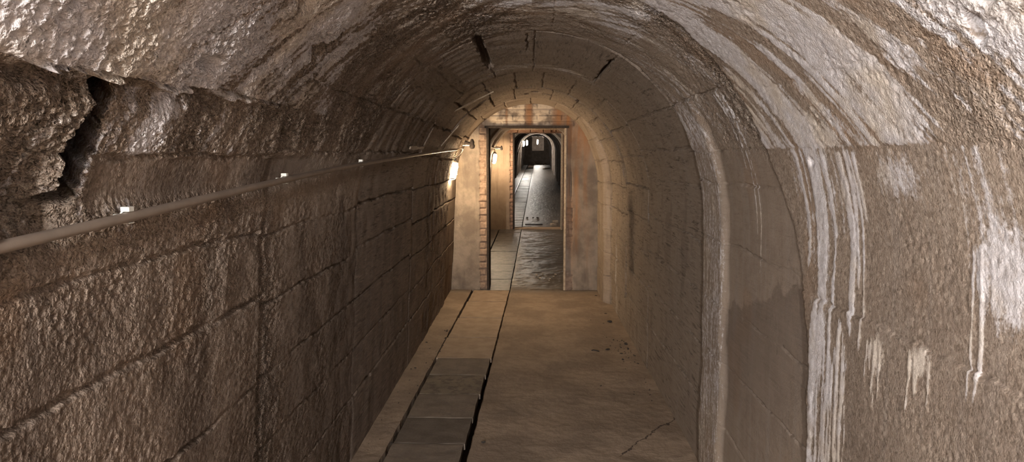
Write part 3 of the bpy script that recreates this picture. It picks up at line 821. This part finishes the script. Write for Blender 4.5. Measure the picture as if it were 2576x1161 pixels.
def wall1(X, Z):
    n = fbm(X * 4, Z * 4, 4, 511)
    edge = .012 * perlin(Z * 9, X * 0, 513) + .008 * perlin(Z * 31, X * 0, 514)
    bl_ = sstep(-.598, -.588, X + edge) * (X < -.40) * sstep(2.0, 1.93, Z)
    br = sstep(.50, .485, X + edge * 1.3) * (X > .35) * np.clip(sstep(.28, .1, Z) + bump01(Z, .78, .26) + .0, 0, 1)
    top = sstep(1.905, 1.925, Z + edge * .5) * sstep(-.62, -.5, X) * sstep(.62, .42, X)
    m, r = bricks(X, Z, .01, .26, .079)
    m2, r2 = bricks(X + .06, Z, 1.905, .28, .0665, 5)
    B = np.clip(bl_ + br, 0, 1)
    disp = .006 * n + B * (-.034 + m * .026 * (.5 + .8 * r)) + top * (-.020 + .018 * m2 * (.5 + .6 * r2))
    for (xc, zc, rx, rz, dp) in [(.465, 1.20, .012, .10, .03), (.43, .72, .012, .12, .03), (.44, .19, .02, .03, .03), (.46, 1.36, .012, .05, .02)]:
        disp -= dp * np.exp(-((X - xc) / rx) ** 2 - ((Z - zc) / rz) ** 2 + .5 * perlin(X * 60, Z * 30, 517))
    W = top * np.clip(.75 + .8 * fbm(X * 7, Z * 9, 3, 519), 0, 1) + .5 * np.exp(-((X + .80) / .14) ** 2 - ((Z - .85) / .3) ** 2) * np.clip(.5 + fbm(X * 6, Z * 5, 3, 521), 0, 1)
    st = fbm(X * 9, Z * 1.0, 4, 523)
    U = top * (.95 * bump01(X, -.02, .05) + .8 * bump01(X, .33, .09) + .45 * bump01(X, -.28, .02) + .35 * np.clip(st, 0, 1))
    U += sstep(.40, .44, X) * sstep(.9, .6, X) * (.55 + .6 * st) * np.interp(Z, [0, .7, 1.3, 2.1], [.15, .6, 1.0, 1.0])
    W = W * (1 - np.clip(U, 0, 1))
    Bm = np.clip(B * m + .7 * top * (1 - m2), 0, 1)
    return disp, np.stack([np.clip(W, 0, 1), np.clip(B, 0, 1) * .9 + 0 * Bm, np.clip(U, 0, 1)], -1)

cross_wall('wall_middle', 8.10, 8.40, -1.06, 1.0, -.02, 2.26, -.494, .407, 1.895, wall1, M['wall_middle'])

def wall2(X, Z):
    n = fbm(X * 4, Z * 4, 4, 531)
    edge = .010 * perlin(Z * 9, X * 0, 533) + .006 * perlin(Z * 31, X * 0, 534)
    bl_ = sstep(-.412, -.402, X + edge) * (X < -.2)
    br = sstep(.69, .675, X + edge) * (X > .5)
    top = sstep(2.02, 2.03, Z) * sstep(2.085, 2.078, Z + edge * .3)
    m, r = bricks(X, Z, .03, .26, .079, 3); m2, r2 = bricks(X, Z, 2.02, .25, .066, 8)
    B = np.clip((bl_ + br) * sstep(2.07, 2.05, Z) + top, 0, 1)
    mm = np.where(top > .5, m2, m)
    disp = .006 * n + B * (-.034 + mm * .026 * (.5 + .8 * r))
    W = .30 * top * np.clip(fbm(X * 9, Z * 9, 3, 535) + .4, 0, 1)
    U = .18 * np.clip(fbm(X * 5, Z * 2, 4, 537), 0, 1)
    return disp, np.stack([W, B * mm, U], -1)
cross_wall('wall_far', 13.70, 13.98, -1.0, 1.12, .09, 2.36, -.344, .603, 2.02, wall2, M['wall_far'])

def wall3(X, Z):
    n = fbm(X * 2, Z * 2, 4, 541)
    return .03 * n, np.stack([.25 * np.clip(n, 0, 1), 0 * X, 0 * X], -1)
# bulkhead at the far end: open above on the right, so built with its opening turned upward
def bulkhead():
    xs = np.linspace(-.8, 1.6, 70); zs = np.linspace(.9, 3.4, 70)
    X, Z = np.meshgrid(xs, zs); dsp, m1 = wall3(X, Z)
    cx = (X[:-1, :-1] + X[1:, 1:]) / 2; cz = (Z[:-1, :-1] + Z[1:, 1:]) / 2
    keep = ~((cx > .12) & (cx < .98) & (cz > 1.98) & (cz < 3.04))
    f = np.stack([X, 52 - dsp, Z], -1); b = np.stack([X, 52.4 + 0 * X, Z], -1)
    bl = [(f, {'m1': m1}, keep), (b, {'m1': m1}, keep)]
    for (p, q_) in [((.12, 1.98), (.98, 1.98)), ((.12, 1.98), (.12, 3.04)), ((.98, 1.98), (.98, 3.04)), ((.12, 3.04), (.98, 3.04))]:
        T, Y = np.meshgrid(np.linspace(0, 1, 10), np.linspace(51.95, 52.4, 5))
        P = np.stack([p[0] + (q_[0] - p[0]) * T, Y, p[1] + (q_[1] - p[1]) * T], -1)
        bl.append((P, {'m1': 0 * P}, None))
    return tag(grid_mesh('wall_end', bl, M['wall_end']), kind='structure')
bulkhead()
def flat_wall(name, y, xa, xb, za, zb):
    X, Z = np.meshgrid(np.linspace(xa, xb, 40), np.linspace(za, zb, 40)); dsp, m1 = wall3(X, Z)
    return tag(grid_mesh(name, [(np.stack([X, y - dsp, Z], -1), {'m1': m1}, None)], M['wall_end']), kind='structure')
flat_wall('wall_back', 56.5, -.8, 1.7, .8, 3.5)
flat_wall('wall_rear', -8.1, -1.1, 1.1, -.1, 2.3)

# door frames
tr = MB(); tr.box(-.512, -.484, 8.072, 8.40, 0, 1.90, .003); tr.box(-.53, .44, 8.07, 8.115, 1.888, 1.915, .003)
tag(tr.build('trim_1', M['iron']), 'dark iron edge frame of the first doorway', 'door frame', kind='structure')
tr = MB(); tr.box(.388, .412, 8.07, 8.11, .0, 1.888, .003)
tag(tr.build('trim_2', M['timber']), 'pale upright frame strip at the right side of the first doorway', 'door frame', kind='structure')
tr = MB(); tr.box(.592, .632, 13.66, 13.71, .12, 2.01, .004); tr.box(-.42, .66, 13.655, 13.705, 2.082, 2.112, .004)
tag(tr.build('trim_3', M['timber']), 'pale frame strip of the second doorway', 'door frame', kind='structure')
tr = MB(); tr.box(-.352, -.318, 13.69, 13.98, .12, 2.02, .003)
tag(tr.build('trim_4', M['iron']), 'dark iron edge at the left side of the second doorway', 'door frame', kind='structure')
tr = MB(); tr.box(-.345, .605, 13.70, 13.98, .10, .150, .006)
tag(tr.build('trim_5', M['wall_far']), 'low sill of the second doorway', 'sill', kind='structure')

# ------------------------------------------------------------------ lamps
def make_lamp(label, group, glow, loc, rot=(0, 0, 0), size=1.0, hang=True):
    """caged bulkhead lamp hanging with its axis vertical; the casting is on -x"""
    t = empty('caged_lamp', loc, rot); t.scale = (size,) * 3
    tag(t, label, 'lamp', group)
    b = MB(); b.lathe([(.020, -.085), (.040, -.080), (.046, -.06), (.046, .06), (.040, .080), (.020, .085)], 20, (-.030, 0, 0), .45)
    b.build('lamp_base', M['lampbody'], t, True)
    cap = MB(); cap.lathe([(.030, .078), (.036, .082), (.036, .098), (.024, .108), (.013, .112), (.013, .128)], 16)
    cap.build('lamp_cap', M['lampbody'], t, True)
    pr = [(.010, -.088), (.026, -.082), (.037, -.066), (.041, -.04), (.041, .045), (.037, .066), (.030, .078)]
    g = MB(); g.lathe(pr, 18); go = g.build('lamp_glass', glow, t, True); go['label'] = 'glowing frosted glass'
    c = MB()
    for k in range(4):
        an = math.pi / 4 + k * math.pi / 2
        pts = [(r * math.cos(an), r * math.sin(an), z) for r, z in [(.037, .088), (.048, .07), (.050, 0), (.048, -.075), (.036, -.098), (.0, -.106)]]
        c.tube(smooth_path(pts, 4), .0022, 6)
    for z in (.04, -.04):
        c.tube([(.050 * math.cos(a), .050 * math.sin(a), z) for a in np.linspace(0, 2 * math.pi, 21)], .002, 6)
    c.build('lamp_guard', M['lampbody'], t, True)
    dx = loc[0] - float(axis_shift(loc[1]))
    if hang:        # rod up to the vault
        ztop = 1.25 + .915 * math.sqrt(max(0, 1 - (dx / .86) ** 2)) + float(floor_z(loc[1])) if loc[1] < 52 else 3.3
        L = (ztop - loc[2]) / size
        if L > .13:
            r = MB(); r.tube([(0, 0, .125), (0, 0, L)], .006, 8); r.build('hanger_rod', M['lampbody'], t, True)
    return t

L1 = (-.825, 7.45, 1.42)
make_lamp('bright caged lamp on the left wall before the first doorway', None, M['glow1'], L1, (0, math.radians(10), 0), 1.0, False)
L2 = (-.685, 13.18, 1.53)
make_lamp('lit caged lamp seen through the first doorway, before the second doorway', None, M['glow2'], L2, (0, math.radians(6), 0), 1.0, False)
make_lamp('left one of the two touching lamps deep in the far tunnel', 'far tunnel lamps', M['glow3'], (-.37, 36., 2.22), size=1.5)
make_lamp('right one of the two touching lamps deep in the far tunnel', 'far tunnel lamps', M['glow3'], (-.225, 40., 2.34), size=1.6)
make_lamp('small lamp glowing in the opening of the farthest wall', 'far tunnel lamps', M['glow3'], (.50, 53.2, 2.66), size=1.9)
make_lamp('caged lamp hidden just behind the second doorway wall', None, M['glow2b'], (-.70, 15.6, 1.60), size=1.0)  # this and the next: unseen, placed to brighten the far tunnel walls
make_lamp('second caged lamp hidden just behind the second doorway wall', None, M['glow2b'], (-.68, 21.4, 1.74), size=1.0)
make_lamp('caged lamp hanging just behind the viewpoint', None, M['glow0'], (-.50, -.40, 1.80), (0, 0, 0), 1.0)
make_lamp('added fill lamp hanging a few steps behind the viewpoint, out of view', None, M['glow0'], (-.60, -2.2, 1.70), (0, 0, 0), 1.0)  # unseen fill lamp, added to lift the near walls
make_lamp('added strong fill lamp well behind the viewpoint, out of view', None, M['glow_fill'], (-.50, -6.0, 1.55), (0, 0, 0), 1.0)  # unseen fill lamp, added to brighten the mid tunnel

# ------------------------------------------------------------------ conduit, clips, cables, brackets
def wall_x(z): return -.86 * math.sqrt(max(0, 1 - ((z - 1.25) / .915) ** 2)) if z > 1.25 else -.86
pts = []
for d, z in [(-1.6, 1.34), (0, 1.385), (1.08, 1.43), (2.24, 1.49), (3.22, 1.53), (4.6, 1.572), (5.6, 1.60), (6.43, 1.622), (7.05, 1.634)]:
    pts.append((wall_x(z) + .036, d, z))
pipe_pts = smooth_path(pts, 8)
pm = MB(); pm.tube(pipe_pts, .0105, 14)
pp = pm.build('conduit_pipe', M['conduit'], None, True)
tag(pp, 'long grey conduit pipe running along the left wall towards the lamp', 'pipe')

def pipe_at(d):
    P = np.array(pipe_pts); i = int(np.argmin(np.abs(P[:, 1] - d))); return P[i], (P[min(i + 1, len(P) - 1)] - P[max(i - 1, 0)])
def clip(d, label):
    p, t = pipe_at(d)
    o = empty('pipe_clip', tuple(p), (0, 0, math.atan2(-t[0], t[1])))
    tag(o, label, 'pipe clip', 'white clips on the grey pipe')
    m = MB()
    out = []
    for a in np.linspace(math.radians(115), math.radians(245), 12): out.append((.0125 * math.cos(a), .0125 * math.sin(a)))
    for w in (-.009, ):
        V = []; Fs = []
        n = len(out)
        for (rx, rz) in out:
            for k, (s_, yy) in enumerate([(1, -.009), (1, .009), (1.25, .009), (1.25, -.009)]):
                V.append((rx * s_, yy, rz * s_))
        for i in range(n - 1):
            for k in range(4):
                a = i * 4 + k; b = i * 4 + (k + 1) % 4
                Fs.append((a, b, b + 4, a + 4))
        Fs += [(0, 3, 2, 1), tuple((n - 1) * 4 + k for k in range(4))]
        m.add(V, Fs)
    m.box(-.030, -.012, -.009, .009, -.006, .006, .001)
    m.build('saddle', M['clip'], o)
    for zz in (1, -1):
        j = MB(); j.box(-.012, .006, -.009, .009, .0108 * zz - (.002 if zz < 0 else 0), .0108 * zz + (.010 if zz > 0 else .0), .001)
        j.build('jaw', M['clip'], o)
    return o
clip(1.375, 'nearest white plastic clip holding the grey pipe')
clip(2.22, 'second white plastic clip along the grey pipe, halfway up the left wall')
clip(3.2, 'third white plastic clip along the grey pipe, small and far')

cb = MB()
e = pipe_pts[-1]
cb.tube(smooth_path([e + np.array([0, -.02, 0]), e + np.array([.01, .12, .012]), (-.735, 7.36, 1.648), (-.72, 7.43, 1.64), (-.745, 7.46, 1.60), (-.79, 7.45, 1.556), (-.801, 7.45, 1.548)], 7), .0055, 10)
tag(cb.build('lamp_cable', M['cable'], None, True), 'pale cable looping from the pipe end to the near lamp', 'cable')
cb = MB()
cb.tube(smooth_path([(-.735, 12.3, 1.40), (-.74, 12.6, 1.52), (-.75, 12.9, 1.64), (-.74, 13.1, 1.70), (-.70, 13.17, 1.70), (-.668, 13.18, 1.672)], 8), .011, 10)
tag(cb.build('lamp_cable', M['cable'], None, True), 'pale bent pipe dropping from the lamp between the doorways', 'cable')
cb = MB()
cb.tube(smooth_path([(-.86, 12.9, 1.74), (-.76, 12.98, 1.74), (-.68, 13.05, 1.72), (-.62, 13.12, 1.715)], 6), .010, 8)
tag(cb.build('lamp_cable', M['cable'], None, True), 'short pale cable curling off the wall above the middle lamp', 'cable')
cb = MB()
cb.tube(smooth_path([(-.37, 36, 2.425), (-.43, 35.7, 2.36), (-.50, 34.2, 2.1), (-.55, 32.5, 1.85), (-.58, 30.5, 1.55), (-.61, 28, 1.15)], 6), .016, 8)
tag(cb.build('lamp_cable', M['cable'], None, True), 'thin pale line of pipe along the far tunnel left wall', 'cable')

def bracket(loc, label, sc=1.):
    t = empty('iron_bracket', loc); t.scale = (sc,) * 3
    tag(t, label, 'bracket', 'rusty brackets above the lamps')
    m = MB(); m.tube(smooth_path([(-.13, 0, .02), (-.04, 0, .015), (.04, 0, .0), (.085, 0, -.01)], 5), .017, 10); m.build('arm', M['iron'], t, True)
    m = MB(); m.lathe([(.012, -.055), (.026, -.045), (.032, -.02), (.024, .0), (.026, .02), (.016, .045), (.010, .055)], 14, (.10, 0, -.012)); m.build('insulator', M['iron'], t, True)
    m = MB(); m.box(-.02, .075, -.006, .006, -.035, -.022, .002); m.build('strap', M['cable'], t)
    return t
bracket((-.755, 7.82, 1.715), 'dark rusty bracket above the near lamp')
bracket((-.64, 13.42, 1.735), 'dark bracket above the lamp seen through the first doorway', .8)

# ------------------------------------------------------------------ vault splinters
def splinter(loc, rot, L, w, label):
    n = 9; mb = MB(); V = []
    for i in range(n):
        t = i / (n - 1); ww = w * (.5 + .5 * math.sin(math.pi * min(1, t * 1.25 + .12))) ; 
        V += [(-L / 2 + L * t, -ww / 2 + random.uniform(-.003, .003), .004 + random.uniform(-.002, .002)), (-L / 2 + L * t, ww / 2 + random.uniform(-.003, .003), .004 + random.uniform(-.002, .002)),
              (-L / 2 + L * t, ww / 2, -.004), (-L / 2 + L * t, -ww / 2, -.004)]
    Fs = [(3, 2, 1, 0), tuple((n - 1) * 4 + k for k in range(4))]
    for i in range(n - 1):
        for k in range(4):
            a = i * 4 + k; b = i * 4 + (k + 1) % 4; Fs.append((a, a + 4, b + 4, b))
    mb.add(V, Fs)
    o = mb.build('board_splinter', M['timber']); o.location = loc; o.rotation_euler = rot
    return tag(o, label, 'board splinter', 'wood splinters stuck in the vault')
from mathutils import Matrix, Vector
def on_vault(o, s, d, tw, inset, tilt=.12):
    x, z, nx, nz = [float(v) for v in profile(np.array(s))]
    n = Vector((-nx, 0, -nz)); ts = Vector((nz, 0, -nx)); dv = Vector((0, 1, 0))
    L = (ts * math.cos(tw) + dv * math.sin(tw) + n * tilt).normalized(); W = n.cross(L).normalized(); N = L.cross(W)
    m = Matrix((L, W, N)).transposed().to_4x4(); m.translation = Vector((x - nx * inset, d, z - nz * inset))
    o.matrix_world = m
for (s_, d, L, w, tw, ins, lab) in [(-.50, 5.55, .36, .05, .25, .03, 'pale wood splinter hanging from the left shoulder of the vault'),
                              (-.86, 6.0, .24, .035, .3, .03, 'narrow pale splinter in the vault above the pipe end'),
                              (-1.0, 4.62, .30, .028, 1.5, .03, 'pale splinter lying just above the grey pipe')]:
    on_vault(splinter((0, 0, 0), (0, 0, 0), L, w, lab), s_, d, tw, ins)

# ------------------------------------------------------------------ loose debris
def pebble_mesh(name, seed, mat, sub=2, flat=.6, elong=1.4):
    import bmesh
    bm = bmesh.new(); bmesh.ops.create_icosphere(bm, subdivisions=sub, radius=1.)
    rs = random.Random(seed)
    ks = [(rs.uniform(-1, 1), rs.uniform(-1, 1), rs.uniform(-1, 1), rs.uniform(.5, 1.1)) for _ in range(9)]
    for v in bm.verts:
        c = v.co.normalized(); r = 1.
        for a, b, c2, k in ks:
            dp = c.x * a + c.y * b + c.z * c2
            if dp > k * .6: r -= .5 * (dp - k * .6)
        v.co = c * r; v.co.x *= elong; v.co.z *= flat
    zmin = min(v.co.z for v in bm.verts)
    for v in bm.verts: v.co.z -= zmin
    me = bpy.data.meshes.new(name); bm.to_mesh(me); bm.free(); me.materials.append(mat)
    return me
crumbs = [pebble_mesh('crumb', 60 + k, M['debris'], 2, random.uniform(.45, .8), random.uniform(1.0, 1.9)) for k in range(6)]
def fz(x, d):
    if d < 8.0:
        return .006 * float(fbm(np.array([x * 2.2]), np.array([d * 2.2]), 4, 301)[0])
    return float(floor_z(d)) + .002
def crumb(x, d, size, label, group, me=None, name='debris_crumb', cat='debris'):
    o = link(bpy.data.objects.new(name, me or random.choice(crumbs)))
    o.location = (x, d, fz(x, d) - .002); o.scale = (size,) * 3; o.rotation_euler = (0, 0, random.uniform(0, 6.28))
    return tag(o, label, cat, group)
gR = 'black crumbs at the foot of the right wall'
labR = 'tiny black crumb of debris scattered at the foot of the right wall'
for (x, d, s_, lab) in [(.637, 5.56, .017, 'largest black lump lying alone on the floor by the right wall crumbs'),
                        (.755, 6.50, .019, 'dark flat lump beside the right wall nearest the orange-lit corner'),
                        (.757, 6.86, .011, 'small dark lump in the orange light by the right wall'),
                        (.487, 4.65, .011, 'single dark pebble in the middle of the right floor half'),
                        (-.256, 3.68, .012, 'dark pebble on the floor edge right of the drain gap, bottom of photo'),
                        (.80, 5.58, .016, 'black lump touching the foot of the right wall within the crumb cluster'),
                        (.745, 7.75, .012, 'small dark lump near the base of the first doorway wall, right side')]:
    crumb(x, d, s_, lab, None, name='debris_lump')
tw = MB(); tw.tube(smooth_path([(-.028, .006, .004), (-.014, .014, .007), (.006, .010, .005), (.022, -.006, .006), (.03, -.016, .004), (.016, -.002, .005)], 5), .0042, 7)
o = tw.build('debris_twig', M['debris'], None, True); o.location = (.526, 5.51, fz(.526, 5.51)); tag(o, 'short curled black scrap beside the largest black lump', 'debris')
for k in range(64):
    d = random.gauss(5.62, .20); x = .825 - abs(random.gauss(0, .075))
    crumb(x, d, random.choice([.0035, .004, .005, .006, .009]) * random.uniform(.8, 1.3), labR, gR)
for k in range(26):
    d = random.uniform(4.3, 5.3); x = .82 - abs(random.gauss(0, .05))
    crumb(x, d, random.uniform(.003, .006), labR, gR)
for k in range(14):
    crumb(random.uniform(.55, .8), random.uniform(5.9, 7.4), random.uniform(.003, .006), labR, gR)
gL = 'dark crumbs on the strip left of the drain'
for k in range(44):
    d = random.uniform(3.5, 6.6); x = random.uniform(-.89, -.735)
    crumb(x, d, random.choice([.003, .004, .005, .007]) * random.uniform(.8, 1.3), 'tiny dark crumb on the narrow floor strip left of the drain', gL)
for k in range(14):
    crumb(random.uniform(-.76, -.725) + .004 * k * 0, random.uniform(5.2, 6.2), random.uniform(.004, .008), 'dark crumb caught along the left gap of the drain covers', 'crumbs along the left drain gap')
rubs = [pebble_mesh('rubble', 80 + k, M['rubble'], 2, .7, 1.3) for k in range(3)]
for (x, d) in [(.12, 8.75), (.20, 8.9), (.25, 8.72), (.30, 8.85), (.16, 9.05), (.33, 9.0), (.24, 8.62), (.08, 8.98)]:
    crumb(x, d, random.uniform(.012, .022), 'small pale rubble stone on the damp floor inside the first doorway', 'rubble stones inside the first doorway', random.choice(rubs), 'rubble_stone', 'stone')
brk = MB(); brk.box(-.06, .06, -.035, .035, 0, .05, .006); bme = brk.mesh('brick_fragment', M['rubble'])
for (x, d, rz, lab) in [(.53, 14.9, .1, 'pale brick fragment on the wet floor beyond the second doorway, farther one'), (.47, 14.35, .5, 'pale brick fragment on the wet floor beyond the second doorway, nearer one')]:
    o = link(bpy.data.objects.new('brick_fragment', bme)); o.location = (x, d, float(floor_z(d)) - .004); o.rotation_euler = (.02, 0, rz); tag(o, lab, 'brick fragment')
bar = MB(); bar.box(-.185, .185, -.03, .03, 0, .012, .004)  # thin strip standing in for a dark slot in the floor
o = bar.build('floor_slot', M['iron']); o.location = (.07, 14.5, float(floor_z(14.5)) + .003); o.rotation_euler = (.022, 0, .03); tag(o, 'dark slot in the wet floor beyond the second doorway sill', 'floor slot')
for (x, lab) in [(-.075, 'left'), (.06, 'middle'), (.155, 'right')]:  # three holes in the floor, built as small dark lumps
    crumb(x, 15.7, .026, lab + ' one of three dark holes in the floor beyond the second doorway', 'three dark floor holes in a row', crumbs[1], 'floor_hole', 'stone')
pl = MB(); pl.box(-.9, .9, -.06, .06, 0, .05, .006)
o = pl.build('wood_plank', M['timber']); o.location = (.98, 43.5, float(floor_z(43.5)) + .0); o.rotation_euler = (0, -.01, 1.35); tag(o, 'pale plank lying along the right side of the far tunnel floor', 'plank')
rk = [pebble_mesh('rock', 90 + k, M['stone'], 3, .75, 1.3) for k in range(3)]
for k, (x, d, s_) in enumerate([(.20, 50.9, .17), (.72, 50.8, .17), (.46, 51.5, .19), (1.02, 51.4, .12), (.95, 50.6, .10)]):
    o = link(bpy.data.objects.new('rubble_rock', rk[k % 3])); o.location = (x, d, float(floor_z(d)) - .01 ); o.scale = (s_,) * 3; o.rotation_euler = (0, 0, k * 1.3)
    tag(o, 'grey rock in the rubble heap at the foot of the farthest wall', 'rock', 'rubble heap at the far end')

# ------------------------------------------------------------------ camera, world, view
f = 1750.
pitch = math.atan2(187.5, f); yaw = math.atan2(47, f / math.cos(pitch))
cam = bpy.data.cameras.new('camera'); co = link(bpy.data.objects.new('camera', cam))
cam.sensor_fit = 'HORIZONTAL'; cam.sensor_width = 36.; cam.lens = 36. * f / 2576
cam.clip_start = .02; cam.clip_end = 200
co.location = (0, 0, 1.565); co.rotation_euler = (math.pi / 2 - pitch, 0, yaw)
SC.camera = co
w = bpy.data.worlds.new('world'); SC.world = w; w.use_nodes = True
w.node_tree.nodes['Background'].inputs[0].default_value = (.5, .45, .4, 1)
w.node_tree.nodes['Background'].inputs[1].default_value = 0.0
SC.view_settings.view_transform = 'Standard'; SC.view_settings.look = 'None'
SC.view_settings.gamma = 1; SC.view_settings.use_curve_mapping = False
SC.view_settings.exposure = 0.42
SC.cycles.use_denoising = True
SC.cycles.max_bounces = 5; SC.cycles.diffuse_bounces = 3; SC.cycles.glossy_bounces = 2
SC.cycles.use_adaptive_sampling = True; SC.cycles.adaptive_threshold = .12
SC.cycles.caustics_reflective = False; SC.cycles.caustics_refractive = False
